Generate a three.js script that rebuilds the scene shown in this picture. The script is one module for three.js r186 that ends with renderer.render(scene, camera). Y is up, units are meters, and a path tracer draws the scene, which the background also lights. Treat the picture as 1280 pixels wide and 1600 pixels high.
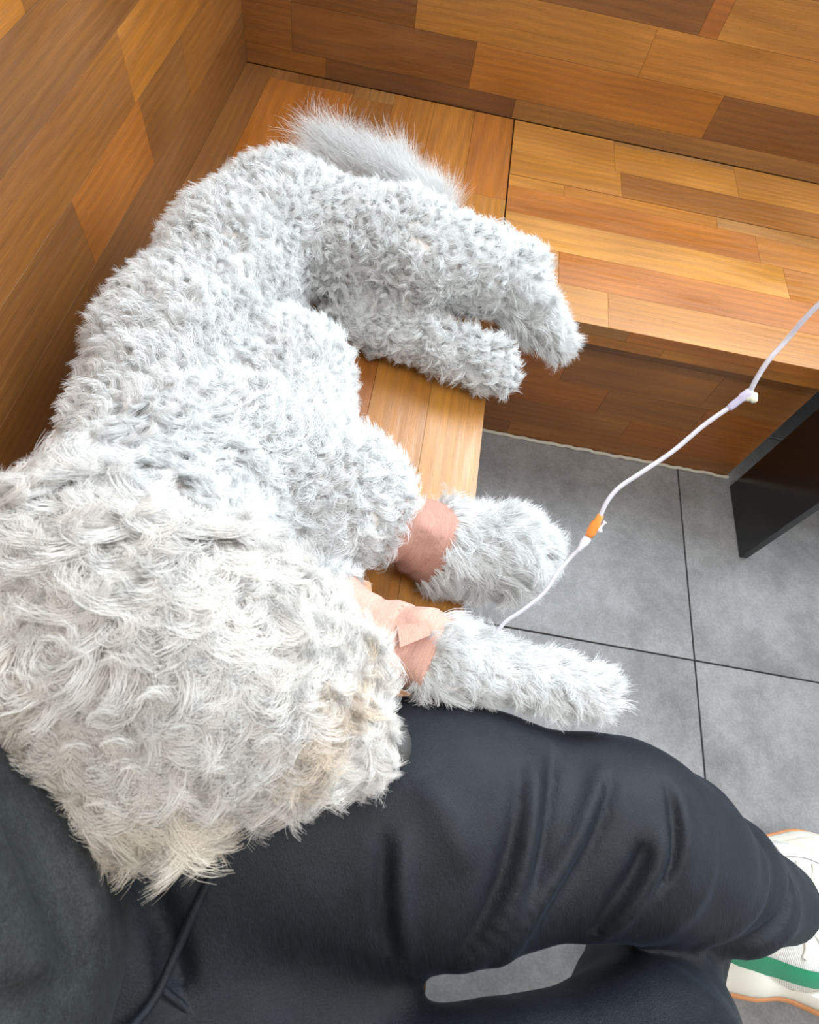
import * as THREE from 'three';
import { mergeGeometries } from 'three/addons/utils/BufferGeometryUtils.js';
import { RoundedBoxGeometry } from 'three/addons/geometries/RoundedBoxGeometry.js';
import { RectAreaLightUniformsLib } from 'three/addons/lights/RectAreaLightUniformsLib.js';

// ---------------------------------------------------------------- camera, sky, light, exposure
const V = (x, y, z) => new THREE.Vector3(x, y, z);
const scene = new THREE.Scene();
const camera = new THREE.PerspectiveCamera(79.54, 1280 / 1600, 0.02, 60);
camera.position.set(0.5194, 1.2476, 1.6027);
camera.focus = 0.95; camera.userData.fStop = 9;
camera.quaternion.setFromRotationMatrix(new THREE.Matrix4().makeBasis(
  V(0.982502, 0.124418, -0.138599), V(-0.181533, 0.473254, -0.862019), V(-0.041658, 0.872096, 0.487559)));
const renderer = new THREE.WebGLRenderer({ antialias: true });
renderer.toneMapping = THREE.LinearToneMapping;
renderer.toneMappingExposure = 1.7;
renderer.shadowMap.enabled = true;
RectAreaLightUniformsLib.init();
scene.background = new THREE.Color(0.75, 0.86, 1.0);              // bright overcast daylight outside the windows

function windowLight(name, w, h, pos, target, color, intensity) {
  const l = new THREE.RectAreaLight(color, intensity, w, h);
  l.name = name; l.position.copy(pos); l.lookAt(target); scene.add(l);
  return l;
}
const ROOM = { x: 4.2, z: 4.6, y: 2.8 };
windowLight('back_window_daylight', 3.0, 1.45, V(2.0, 1.86, 0.03), V(2.0, 1.2, 2.0), new THREE.Color(0.80, 0.92, 1.0), 6.2);
windowLight('side_window_daylight', 3.0, 2.0, V(4.15, 1.5, 2.0), V(2.0, 1.2, 2.0), new THREE.Color(0.84, 0.94, 1.0), 0.6);
windowLight('ceiling_panel_light', 1.2, 0.6, V(1.1, 2.76, 1.9), V(1.1, 0, 1.9), new THREE.Color(1.0, 0.97, 0.93), 8.5);

// ---------------------------------------------------------------- helpers
function rng(seed) { let a = seed >>> 0; return () => { a = (a + 0x6D2B79F5) | 0; let t = Math.imul(a ^ (a >>> 15), 1 | a); t = (t + Math.imul(t ^ (t >>> 7), 61 | t)) ^ t; return ((t ^ (t >>> 14)) >>> 0) / 4294967296; }; }
const clamp = THREE.MathUtils.clamp, lerp = THREE.MathUtils.lerp, sstep = (x, a, b) => { const t = clamp((x - a) / (b - a), 0, 1); return t * t * (3 - 2 * t); };
function hash2(x, y, s) { let h = Math.imul(x, 374761393) ^ Math.imul(y, 668265263) ^ Math.imul(s, 1274126177); h = Math.imul(h ^ (h >>> 13), 1274126177); return ((h ^ (h >>> 16)) >>> 0) / 4294967296; }
function vnoise(x, y, px, py, s) {              // value noise that repeats every px, py
  const ix = Math.floor(x), iy = Math.floor(y), fx = x - ix, fy = y - iy, u = fx * fx * (3 - 2 * fx), v = fy * fy * (3 - 2 * fy);
  const m = (a, n) => ((a % n) + n) % n, h = (a, b) => hash2(m(a, px), m(b, py), s);
  return lerp(lerp(h(ix, iy), h(ix + 1, iy), u), lerp(h(ix, iy + 1), h(ix + 1, iy + 1), u), v);
}
function hash3(x, y, z) { let h = Math.imul(x, 374761393) ^ Math.imul(y, 668265263) ^ Math.imul(z, 2147483647 - 58911); h = Math.imul(h ^ (h >>> 13), 1274126177); return ((h ^ (h >>> 16)) >>> 0) / 4294967296; }
function noise3(x, y, z) {
  const ix = Math.floor(x), iy = Math.floor(y), iz = Math.floor(z), s = (t) => t * t * (3 - 2 * t), u = s(x - ix), v = s(y - iy), w = s(z - iz);
  const L = (k) => lerp(lerp(hash3(ix, iy, iz + k), hash3(ix + 1, iy, iz + k), u), lerp(hash3(ix, iy + 1, iz + k), hash3(ix + 1, iy + 1, iz + k), u), v);
  return lerp(L(0), L(1), w) * 2 - 1;
}
function texture(w, h, fn, srgb = true) {
  const data = new Uint8Array(w * h * 4);
  for (let y = 0; y < h; y++) for (let x = 0; x < w; x++) { const c = fn(x / w, y / h, x, y), i = (y * w + x) * 4; for (let k = 0; k < 3; k++) data[i + k] = clamp(Math.round(c[k] * 255), 0, 255); data[i + 3] = 255; }
  const t = new THREE.DataTexture(data, w, h); t.wrapS = t.wrapT = THREE.RepeatWrapping; t.magFilter = THREE.LinearFilter; t.minFilter = THREE.LinearMipmapLinearFilter; t.generateMipmaps = true;
  if (srgb) t.colorSpace = THREE.SRGBColorSpace; t.needsUpdate = true; return t;
}
const names = {};
function numbered(n) { const k = names[n] ?? 0; names[n] = k + 1; return k ? `${n}_${String(k).padStart(3, '0')}` : n; }
function mesh(name, geometry, material, parent) {
  const m = new THREE.Mesh(geometry, material); m.name = name; m.castShadow = m.receiveShadow = true; (parent ?? scene).add(m); return m;
}
function group(name, parent) { const g = new THREE.Group(); g.name = name; (parent ?? scene).add(g); return g; }
function structure(o) { o.userData.kind = 'structure'; return o; }
function tag(o, label, category, groupName) { o.userData.label = label; o.userData.category = category; if (groupName) o.userData.group = groupName; return o; }
function box(w, h, d, x, y, z) { const g = new THREE.BoxGeometry(w, h, d); g.translate(x, y, z); return g; }

// smooth union of tapered capsules, meshed with surface nets
function bone(a, b, ra, rb, extra = {}) { return { a, b, ra, rb, ab: [b[0] - a[0], b[1] - a[1], b[2] - a[2]], ...extra }; }
function boneDist(o, x, y, z) {
  const px = x - o.a[0], py = y - o.a[1], pz = z - o.a[2], [bx, by, bz] = o.ab, l = bx * bx + by * by + bz * bz;
  const h = l > 0 ? clamp((px * bx + py * by + pz * bz) / l, 0, 1) : 0;
  const fy = o.flat ?? 1, dx = px - bx * h, dy = (py - by * h) * fy, dz = pz - bz * h;
  return Math.sqrt(dx * dx + dy * dy + dz * dz) - (o.ra + (o.rb - o.ra) * h);
}
function makeSDF(bones, k) {
  return (x, y, z) => {
    let d = 1e3;
    for (const o of bones) {
      const e = boneDist(o, x, y, z), kk = o.k ?? k, h = Math.max(kk - Math.abs(d - e), 0) / kk;
      d = Math.min(d, e) - h * h * kk * 0.25;
    }
    return d;
  };
}
function surfaceNets(sdf, lo, hi, cell) {
  const n = [0, 1, 2].map((i) => Math.ceil((hi[i] - lo[i]) / cell) + 1), [nx, ny, nz] = n, F = new Float32Array(nx * ny * nz), id = (i, j, k) => (k * ny + j) * nx + i;
  for (let k = 0; k < nz; k++) for (let j = 0; j < ny; j++) for (let i = 0; i < nx; i++) F[id(i, j, k)] = sdf(lo[0] + i * cell, lo[1] + j * cell, lo[2] + k * cell);
  const vert = new Int32Array(nx * ny * nz).fill(-1), pos = [], idx = [];
  const E = [[0, 1], [2, 3], [4, 5], [6, 7], [0, 2], [1, 3], [4, 6], [5, 7], [0, 4], [1, 5], [2, 6], [3, 7]];
  for (let k = 0; k < nz - 1; k++) for (let j = 0; j < ny - 1; j++) for (let i = 0; i < nx - 1; i++) {
    const v = []; let neg = 0;
    for (let c = 0; c < 8; c++) { const f = F[id(i + (c & 1), j + ((c >> 1) & 1), k + (c >> 2))]; v.push(f); if (f < 0) neg++; }
    if (neg === 0 || neg === 8) continue;
    let sx = 0, sy = 0, sz = 0, m = 0;
    for (const [a, b] of E) if ((v[a] < 0) !== (v[b] < 0)) {
      const t = v[a] / (v[a] - v[b]), p = (c, s) => (c >> s) & 1;
      sx += lerp(p(a, 0), p(b, 0), t); sy += lerp(p(a, 1), p(b, 1), t); sz += lerp(p(a, 2), p(b, 2), t); m++;
    }
    vert[id(i, j, k)] = pos.length / 3;
    pos.push(lo[0] + (i + sx / m) * cell, lo[1] + (j + sy / m) * cell, lo[2] + (k + sz / m) * cell);
  }
  const quad = (a, b, c, d, flip) => { if (a < 0 || b < 0 || c < 0 || d < 0) return; if (flip) idx.push(a, c, b, a, d, c); else idx.push(a, b, c, a, c, d); };
  for (let k = 1; k < nz - 1; k++) for (let j = 1; j < ny - 1; j++) for (let i = 1; i < nx - 1; i++) {
    const f0 = F[id(i, j, k)] < 0;
    if (f0 !== F[id(i + 1, j, k)] < 0) quad(vert[id(i, j - 1, k - 1)], vert[id(i, j, k - 1)], vert[id(i, j, k)], vert[id(i, j - 1, k)], !f0);
    if (f0 !== F[id(i, j + 1, k)] < 0) quad(vert[id(i - 1, j, k - 1)], vert[id(i - 1, j, k)], vert[id(i, j, k)], vert[id(i, j, k - 1)], !f0);
    if (f0 !== F[id(i, j, k + 1)] < 0) quad(vert[id(i - 1, j - 1, k)], vert[id(i, j - 1, k)], vert[id(i, j, k)], vert[id(i - 1, j, k)], !f0);
  }
  const g = new THREE.BufferGeometry(); g.setAttribute('position', new THREE.Float32BufferAttribute(pos, 3)); g.setIndex(idx); return g;
}
function gradient(sdf, x, y, z, e = 0.002) {
  return V(sdf(x + e, y, z) - sdf(x - e, y, z), sdf(x, y + e, z) - sdf(x, y - e, z), sdf(x, y, z + e) - sdf(x, y, z - e)).normalize();
}
function sdfNormals(g, sdf, e = 0.003) {
  const p = g.attributes.position, n = new Float32Array(p.count * 3);
  for (let i = 0; i < p.count; i++) { const v = gradient(sdf, p.getX(i), p.getY(i), p.getZ(i), e); n.set([v.x, v.y, v.z], i * 3); }
  g.setAttribute('normal', new THREE.BufferAttribute(n, 3)); return g;
}
function planarUV(g, ax = 0, az = 2, s = 1) { const p = g.attributes.position, uv = new Float32Array(p.count * 2), c = (i, a) => p.getComponent(i, a); for (let i = 0; i < p.count; i++) { uv[2 * i] = (c(i, ax) + 0.37 * c(i, 1)) * s; uv[2 * i + 1] = (c(i, az) + 0.61 * c(i, 1)) * s; } g.setAttribute('uv', new THREE.BufferAttribute(uv, 2)); return g; }

// ---------------------------------------------------------------- wood
const GW = 1024, GH = 256;                       // one tile of grain is 0.8 m long and 0.2 m wide
function grain(seed, kind) {
  return texture(GW, GH, (u, v) => {
    const warp = (vnoise(u * 4, v * 4, 4, 4, seed) - 0.5) * 0.9 + (vnoise(u * 12, v * 8, 12, 8, seed + 1) - 0.5) * 0.25;
    let ring;
    if (kind === 1) { const cx = vnoise(u * 3, v * 2, 3, 2, seed + 7); ring = Math.sin((cx * 9 + v * 6.283 * 3 + warp * 2.2) * 2.1); }
    else ring = Math.sin((v * 6.283 * 11 + warp * (kind === 2 ? 9 : 5)));
    const streak = vnoise(u * 9, v * 96, 9, 96, seed + 2) - 0.5, fine = vnoise(u * 40, v * 250, 40, 250, seed + 3) - 0.5, blot = vnoise(u * 5, v * 3, 5, 3, seed + 4) - 0.5;
    const pore = vnoise(u * 110, v * 200, 110, 200, seed + 5), dark = pore > 0.83 ? (pore - 0.83) * 1.5 : 0;
    const k = 0.88 + ring * 0.03 + streak * 0.075 + fine * 0.06 + blot * 0.13 - dark * 0.45;
    return [k, k * (0.985 + blot * 0.03), k * (0.955 + blot * 0.06 - ring * 0.02)];
  });
}
const grains = [grain(11, 0), grain(23, 1), grain(37, 2)];
const woodBump = texture(512, 256, (u, v) => { const k = 0.55 + (vnoise(u * 24, v * 200, 24, 200, 91) - 0.5) * 0.5 + (vnoise(u * 6, v * 6, 6, 6, 92) - 0.5) * 0.4; return [k, k, k]; }, false);
const woodRough = texture(512, 256, (u, v) => { const k = 0.42 + (vnoise(u * 10, v * 40, 10, 40, 95) - 0.5) * 0.25 + (vnoise(u * 5, v * 4, 5, 4, 96) - 0.5) * 0.25; return [k, k, k]; }, false);
const TONES = {
  honey: '#de9a45', light: '#d8923f', amber: '#d08737', orange: '#c87a30', tan: '#c0874a', brown: '#b67636', walnut: '#a36b36', dark: '#8d5b31',
};
const woodMats = {};
function wood(tone, k) {
  const key = tone + k;
  return woodMats[key] ??= new THREE.MeshPhysicalMaterial({ name: 'varnished_wood', color: new THREE.Color(TONES[tone]).multiplyScalar(0.72), map: grains[k], bumpMap: woodBump, bumpScale: 0.0004, roughnessMap: woodRough, roughness: 1.0, clearcoat: 0.35, clearcoatRoughness: 0.32 });
}
const jointMat = new THREE.MeshStandardMaterial({ name: 'board_core', color: '#3a2412', roughness: 0.9 });
// A stave lies in the plane through `o`, along `u`, across `v`, facing `n`
function staveGeometry(o, u, v, n, u0, u1, v0, v1, thick, seed) {
  const r = rng(seed), ou = r() * 0.8, ov = r() * 0.2, gap = 0.0003, c = 0.00008, P = [], N = [], T = [], flip = V().crossVectors(u, v).dot(n) < 0;
  const pt = (a, b, h) => o.clone().addScaledVector(u, a).addScaledVector(v, b).addScaledVector(n, h);
  const rect = (i, h) => [pt(u0 + i, v0 + i, h), pt(u1 - i, v0 + i, h), pt(u1 - i, v1 - i, h), pt(u0 + i, v1 - i, h)];
  const st = (p) => { const d = p.clone().sub(o); return [(d.dot(u) + ou) / 0.8, (d.dot(v) + ov + d.dot(n)) / 0.2]; };
  const quad = (a, b, cc, d) => {
    const tri = flip ? [a, cc, b, a, d, cc] : [a, b, cc, a, cc, d], nn = V().crossVectors(tri[1].clone().sub(tri[0]), tri[2].clone().sub(tri[0])).normalize();
    for (const p of tri) { P.push(p.x, p.y, p.z); N.push(nn.x, nn.y, nn.z); T.push(...st(p)); }
  };
  const top = rect(gap + c, 0), mid = rect(gap, -c), bot = rect(gap, -thick);
  quad(...top); quad(bot[3], bot[2], bot[1], bot[0]);
  for (let i = 0; i < 4; i++) { const j = (i + 1) % 4; quad(mid[i], mid[j], top[j], top[i]); quad(bot[i], bot[j], mid[j], mid[i]); }
  const g = new THREE.BufferGeometry(); g.setAttribute('position', new THREE.Float32BufferAttribute(P, 3)); g.setAttribute('normal', new THREE.Float32BufferAttribute(N, 3)); g.setAttribute('uv', new THREE.Float32BufferAttribute(T, 2)); return g;
}
let staveSeed = 100;
function staves(parent, o, u, v, n, rows, thick) {       // rows: [v0, v1, [u0, tone, u1, tone, u2 ...]]
  for (const [v0, v1, list] of rows) for (let i = 0; i + 2 < list.length; i += 2) {
    const seed = staveSeed++, r = rng(seed * 7 + 3), k = Math.floor(r() * 3);
    mesh('stave', staveGeometry(o, u, v, n, list[i], list[i + 2], v0, v1, thick, seed), wood(list[i + 1], k), parent);
  }
}
function randomRow(v0, v1, u0, u1, tones, seed) {
  const r = rng(seed), list = [u0]; let u = u0;
  while (u < u1 - 0.05) { const t = tones[Math.floor(r() * tones.length)]; u = Math.min(u1, u + 0.3 + r() * 0.45); if (u1 - u < 0.15) u = u1; list.push(t, u); }
  return [v0, v1, list];
}
const X = V(1, 0, 0), Y = V(0, 1, 0), Z = V(0, 0, 1), O = V(0, 0, 0), SEAT = 0.42;
const WARM = ['orange', 'amber', 'tan', 'brown', 'light', 'walnut'];

// ---------------------------------------------------------------- the room
const plaster = new THREE.MeshStandardMaterial({ name: 'plaster', color: '#d9d4cb', roughness: 0.9 });
{
  // floor: large matt grey tiles with dark joints
  const floor = structure(group('floor'));
  const concrete = texture(1024, 1024, (u, v) => {
    const a = vnoise(u * 5, v * 5, 5, 5, 201), b = vnoise(u * 14, v * 14, 14, 14, 202), c = vnoise(u * 60, v * 60, 60, 60, 203), d = vnoise(u * 300, v * 300, 300, 300, 204);
    const smear = sstep(vnoise(u * 9, v * 6, 9, 6, 205) * vnoise(u * 23, v * 17, 23, 17, 206), 0.42, 0.75);
    const speck = d > 0.985 ? -0.25 : 0;
    const k = 0.56 + (a - 0.5) * 0.07 + (b - 0.5) * 0.08 + (c - 0.5) * 0.05 + (d - 0.5) * 0.07 - smear * 0.035 + speck * 0.6;
    return [k * 1.0, k * 0.995, k * 1.0];
  });
  const tileMat = new THREE.MeshPhysicalMaterial({ name: 'grey_stone_tile', color: '#e0dfdf', map: concrete, bumpMap: concrete, bumpScale: 0.0005, roughness: 0.5, specularIntensity: 0.8 });
  const joint = new THREE.MeshStandardMaterial({ name: 'dark_joint', color: '#2b2c2f', roughness: 0.95 });
  mesh('joint_bed', box(ROOM.x + 0.4, 0.05, ROOM.z + 0.4, ROOM.x / 2, -0.028, ROOM.z / 2), joint, floor);
  const S = 0.67, x0 = 1.2465 - 2 * S, z0 = 1.1409 - 2 * S;
  for (let i = 0; i < 7; i++) for (let j = 0; j < 8; j++) {
    const w = S - 0.0035, g = new RoundedBoxGeometry(w, 0.02, w, 1, 0.0012), uv = g.attributes.uv, p = g.attributes.position;
    for (let q = 0; q < uv.count; q++) uv.setXY(q, (p.getX(q) + 0.31 * i) / 0.9 + j * 0.17, (p.getZ(q) + 0.47 * j) / 0.9 + i * 0.23);
    const t = mesh('tile', g, tileMat, floor); t.position.set(x0 + (i + 0.5) * S, -0.01, z0 + (j + 0.5) * S);
  }
}
const BACKTOP = 1.08;
{
  // back wall: wooden staves below, a window band above
  const wall = structure(group('wall_back'));
  mesh('core', box(ROOM.x + 0.16, BACKTOP, 0.08, ROOM.x / 2, BACKTOP / 2, -0.055), jointMat, wall);
  const L = 3.9;
  const rows = [
    [0.42, 0.464, [0, 'brown', 0.192, 'dark', 0.652, 'tan', 1.75, 'brown', 2.4]],
    [0.464, 0.562, [0, 'brown', 0.112, 'walnut', 0.535, 'amber', 1.112, 'walnut', 1.72, 'amber', 2.4]],
    [0.562, 0.66, [0, 'tan', 0.112, 'walnut', 0.391, 'honey', 0.908, 'light', 1.62, 'tan', 2.4]],
    [0.66, 0.757, [0, 'tan', 0.45, 'walnut', 0.995, 'orange', 1.036, 'honey', 1.6, 'brown', 2.4]],
  ];
  const extra = [];
  for (const r of rows) extra.push(randomRow(r[0], r[1], 2.4, L, WARM, Math.round(r[0] * 1000)));
  for (let y = 0.757, i = 0; y < BACKTOP - 0.05; y += 0.0985, i++) extra.push(randomRow(y, Math.min(BACKTOP, y + 0.0985), 0, L, WARM, 900 + i));
  staves(wall, V(0, 0, 0), X, Y, Z, [...rows, ...extra], 0.02);
  mesh('top_ledge', new RoundedBoxGeometry(ROOM.x, 0.03, 0.09, 2, 0.004).translate(ROOM.x / 2, BACKTOP + 0.016, -0.04), wood('orange', 0), wall);
  mesh('lintel', box(ROOM.x + 0.3, 0.16, 0.1, ROOM.x / 2, ROOM.y - 0.08, -0.05), plaster, wall);
  mesh('pier', box(0.45, ROOM.y - BACKTOP, 0.1, 0.22, (ROOM.y + BACKTOP) / 2 + 0.016, -0.05), plaster, wall);
  mesh('pier', box(0.7, ROOM.y - BACKTOP, 0.1, ROOM.x - 0.35, (ROOM.y + BACKTOP) / 2 + 0.016, -0.05), plaster, wall);
  // left wall
  const left = structure(group('wall_left'));
  mesh('core', box(0.08, BACKTOP, ROOM.z, -0.055, BACKTOP / 2, ROOM.z / 2), jointMat, left);
  const lrows = [
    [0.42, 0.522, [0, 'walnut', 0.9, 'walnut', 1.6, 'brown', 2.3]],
    [0.522, 0.631, [0, 'brown', 0.37, 'walnut', 0.585, 'orange', 0.857, 'walnut', 1.5, 'orange', 2.3]],
    [0.631, 0.735, [0, 'orange', 0.26, 'amber', 0.6, 'brown', 1.12, 'amber', 1.8, 'walnut', 2.3]],
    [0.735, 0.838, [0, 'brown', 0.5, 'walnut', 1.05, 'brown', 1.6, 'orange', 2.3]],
    [0.838, 0.94, [0, 'walnut', 0.807, 'amber', 1.4, 'orange', 2.3]],
    [0.94, BACKTOP, [0, 'orange', 0.6, 'brown', 1.3, 'amber', 1.9, 'orange', 2.3]],
  ];
  const more = lrows.map((r, i) => randomRow(r[0], r[1], 2.3, ROOM.z, WARM, 700 + i));
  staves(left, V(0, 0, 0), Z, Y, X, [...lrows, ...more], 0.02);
  mesh('plaster', box(0.1, ROOM.y - BACKTOP, ROOM.z, -0.05, (ROOM.y + BACKTOP) / 2, ROOM.z / 2), plaster, left);
  // the walls behind and to the right of the photographer, ceiling
  mesh('wall_front', box(ROOM.x + 0.2, ROOM.y, 0.1, ROOM.x / 2, ROOM.y / 2, ROOM.z + 0.05), plaster); structure(scene.children.at(-1));
  const right = structure(group('wall_right'));
  mesh('sill', box(0.1, 0.45, ROOM.z, ROOM.x + 0.05, 0.225, ROOM.z / 2), plaster, right);
  mesh('lintel', box(0.1, 0.3, ROOM.z, ROOM.x + 0.05, ROOM.y - 0.15, ROOM.z / 2), plaster, right);
  mesh('pier', box(0.1, ROOM.y - 0.75, 0.45, ROOM.x + 0.05, 1.475, 0.225), plaster, right);
  mesh('pier', box(0.1, ROOM.y - 0.75, 1.1, ROOM.x + 0.05, 1.475, ROOM.z - 0.55), plaster, right);
  mesh('ceiling', box(ROOM.x + 0.2, 0.1, ROOM.z + 0.2, ROOM.x / 2, ROOM.y + 0.05, ROOM.z / 2), plaster); structure(scene.children.at(-1));
  // windows
  const glass = new THREE.MeshPhysicalMaterial({ name: 'window_glass', color: '#ffffff', transmission: 1, thickness: 0, roughness: 0, ior: 1.5 });
  const frameMat = new THREE.MeshStandardMaterial({ name: 'dark_window_frame', color: '#2c2d2f', roughness: 0.5, metalness: 0.3 });
  const w1 = structure(group('window_1'));
  const wy = (BACKTOP + 0.03 + ROOM.y - 0.16) / 2, wh = ROOM.y - 0.16 - BACKTOP - 0.03, wx0 = 0.445, wx1 = ROOM.x - 0.7;
  for (const x of [wx0 + 0.03, (wx0 + wx1) / 2, wx1 - 0.03]) mesh('frame', new RoundedBoxGeometry(0.05, wh, 0.05, 1, 0.004).translate(x, wy, -0.06), frameMat, w1);
  for (const y of [wy - wh / 2 + 0.03, wy + wh / 2 - 0.03]) mesh('frame', new RoundedBoxGeometry(wx1 - wx0, 0.05, 0.05, 1, 0.004).translate((wx0 + wx1) / 2, y, -0.06), frameMat, w1);
  for (const s of [0, 1]) mesh('pane', box((wx1 - wx0) / 2 - 0.05, wh - 0.08, 0.006, lerp(wx0, wx1, 0.25 + s * 0.5), wy, -0.06), glass, w1);
  const w2 = structure(group('window_2'));
  for (const z of [0.48, 1.98, ROOM.z - 1.13]) mesh('frame', new RoundedBoxGeometry(0.05, 2.05, 0.05, 1, 0.004).translate(ROOM.x + 0.05, 1.475, z), frameMat, w2);
  for (const y of [0.48, 2.47]) mesh('frame', new RoundedBoxGeometry(0.05, 0.05, 3.0, 1, 0.004).translate(ROOM.x + 0.05, y, 1.97), frameMat, w2);
  for (const z of [1.23, 2.73]) mesh('pane', box(0.006, 1.95, 1.42, ROOM.x + 0.05, 1.475, z), glass, w2);
  // ceiling lamp: the flat panel that carries the warm room light
  const lamp = group('ceiling_lamp'); lamp.position.set(1.1, ROOM.y, 1.9);
  mesh('housing', new RoundedBoxGeometry(1.26, 0.025, 0.66, 2, 0.006).translate(0, -0.0125, 0), new THREE.MeshStandardMaterial({ color: '#e8e8e6', roughness: 0.5 }), lamp);
  mesh('diffuser', box(1.2, 0.004, 0.6, 0, -0.027, 0), new THREE.MeshStandardMaterial({ color: '#ffffff', emissive: '#fff2e0', emissiveIntensity: 1.2 }), lamp);
  tag(lamp, 'flat white ceiling light panel above the wooden bench', 'lamp');
}

// ---------------------------------------------------------------- the corner bench
{
  const bench = group('corner_bench'); tag(bench, 'L-shaped varnished wooden bench built of staves in the corner', 'bench');
  const F = 0.659, B = 0.6545, T = 0.05, LEN = 3.0, END = 3.6;
  // left wing
  mesh('seat_core', box(F - 0.004, T - 0.012, LEN, F / 2 - 0.002, SEAT - T / 2 - 0.004, LEN / 2), jointMat, bench);
  const seatRows = [
    [0.0, 0.066, [0, 'walnut', 0.62, 'brown', 1.3, 'orange', 2.1]],
    [0.066, 0.167, [0, 'walnut', 0.045, 'orange', 0.7, 'brown', 1.5, 'amber', 2.1]],
    [0.167, 0.267, [0, 'walnut', 0.043, 'orange', 0.55, 'tan', 1.2, 'amber', 2.1]],
    [0.267, 0.365, [0, 'tan', 0.052, 'brown', 0.62, 'amber', 1.25, 'orange', 2.1]],
    [0.365, 0.463, [0, 'amber', 0.8, 'orange', 1.5, 'light', 2.1]],
    [0.463, 0.562, [0, 'amber', 0.7, 'light', 1.292, 'amber', 2.1]],
    [0.562, F, [0, 'orange', 0.325, 'light', 0.72, 'honey', 1.29, 'amber', 2.1]],
  ];
  for (const r of seatRows) r[2][0] = 0.003;
  staves(bench, V(0, SEAT, 0), Z, X, Y, [...seatRows, ...seatRows.map((r, i) => randomRow(r[0], r[1], 2.1, LEN, WARM, 500 + i))], 0.012);
  staves(bench, V(F, 0, 0), Z, Y, X, [[0.37, 0.395, [B, 'amber', 1.2, 'orange', 2.0, 'amber', LEN]], [0.395, SEAT - 0.0008, [B, 'light', 0.9, 'amber', 1.6, 'orange', LEN]]], 0.004);
  mesh('front_core', box(0.02, 0.36, LEN - B, 0.6, 0.182, (LEN + B) / 2), jointMat, bench);
  staves(bench, V(0.635, 0, 0), Z, Y, X, [0.004, 0.06, 0.145, 0.235, 0.335, 0.3695].slice(0, -1).map((y, i, a) => randomRow(y, [0.06, 0.145, 0.235, 0.335, 0.3695][i], 0.632, LEN, ['brown', 'walnut', 'orange', 'amber'], 520 + i)), 0.02);
  // back wing
  mesh('seat_core', box(END - F - 0.004, T - 0.012, B - 0.004, (END + F) / 2, SEAT - T / 2 - 0.004, B / 2 - 0.002), jointMat, bench);
  const x0 = F + 0.0028;
  const backRows = [
    [0.0035, 0.02, [0.912, 'tan', 1.218]],
    [0.0035, 0.13, [x0, 'light', 0.912]], [0.02, 0.13, [0.912, 'light', 1.218]], [0.0035, 0.13, [1.218, 'light', 1.95]],
    [0.13, 0.2245, [x0, 'light', 0.926, 'brown', 1.66, 'amber', 2.2]],
    [0.2265, 0.267, [x0, 'light', 0.79, 'amber', 1.15, 'tan', 1.9]],
    [0.267, 0.36, [x0, 'orange', 1.238, 'amber', 1.9]],
    [0.36, 0.459, [x0, 'honey', 1.289, 'amber', 1.9]],
    [0.459, 0.555, [x0, 'light', 0.783, 'orange', 1.52, 'light', 2.0]],
    [0.555, B, [x0, 'honey', 0.886, 'light', 1.6, 'orange', 2.1]],
  ];
  staves(bench, V(0, SEAT, 0), X, Z, Y, [...backRows, ...backRows.slice(3).map((r, i) => randomRow(r[0], r[1], r[2].at(-1), END, WARM, 540 + i))], 0.012);
  staves(bench, V(0, 0, B), X, Y, Z, [[0.37, 0.394, [F, 'amber', 1.012, 'amber', 1.9, 'orange', 2.7, 'light', END]], [0.394, SEAT - 0.0008, [F, 'tan', 0.93, 'orange', 1.7, 'amber', END]]], 0.004);
  mesh('front_core', box(1.378 - 0.65, 0.36, 0.02, (1.378 + 0.65) / 2, 0.182, 0.6), jointMat, bench);
  staves(bench, V(0, 0, 0.63), X, Y, Z, [
    [0.004, 0.055, [0.64, 'walnut', 0.79, 'brown', 1.18, 'brown', 1.376]],
    [0.055, 0.14, [0.64, 'brown', 1.06, 'orange', 1.376]],
    [0.14, 0.226, [0.64, 'orange', 0.97, 'brown', 1.2, 'orange', 1.376]],
    [0.226, 0.334, [0.64, 'orange', 0.853, 'brown', 1.178, 'brown', 1.376]],
    [0.334, 0.3695, [0.64, 'walnut', 0.95, 'brown', 1.376]],
  ], 0.02);
  // small ring marks left on the varnish
  const ringMat = new THREE.MeshStandardMaterial({ name: 'ring_stain', color: '#a8763c', roughness: 0.6 });
  for (const [x, z, q] of [[1.117, 0.502, 0.008], [1.117, 0.502, 0.0045], [1.128, 0.51, 0.006], [1.115, 0.532, 0.008], [1.142, 0.535, 0.008], [1.142, 0.535, 0.0045]]) mesh('ring_mark', new THREE.TorusGeometry(q, 0.0005, 4, 28).rotateX(Math.PI / 2).scale(1, 0.3, 1).translate(x, SEAT + 0.0001, z), ringMat, bench);
  // white sealant line along the foot of the front board
  const sp = [], r = rng(5); for (let i = 0; i <= 60; i++) sp.push(V(0.66 + i * 0.012, 0.002 + r() * 0.003, 0.6335 + r() * 0.003));
  mesh('sealant_line', new THREE.TubeGeometry(new THREE.CatmullRomCurve3(sp), 160, 0.0048, 6), new THREE.MeshStandardMaterial({ color: '#b9b3a6', roughness: 0.8 }), bench);
}
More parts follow.
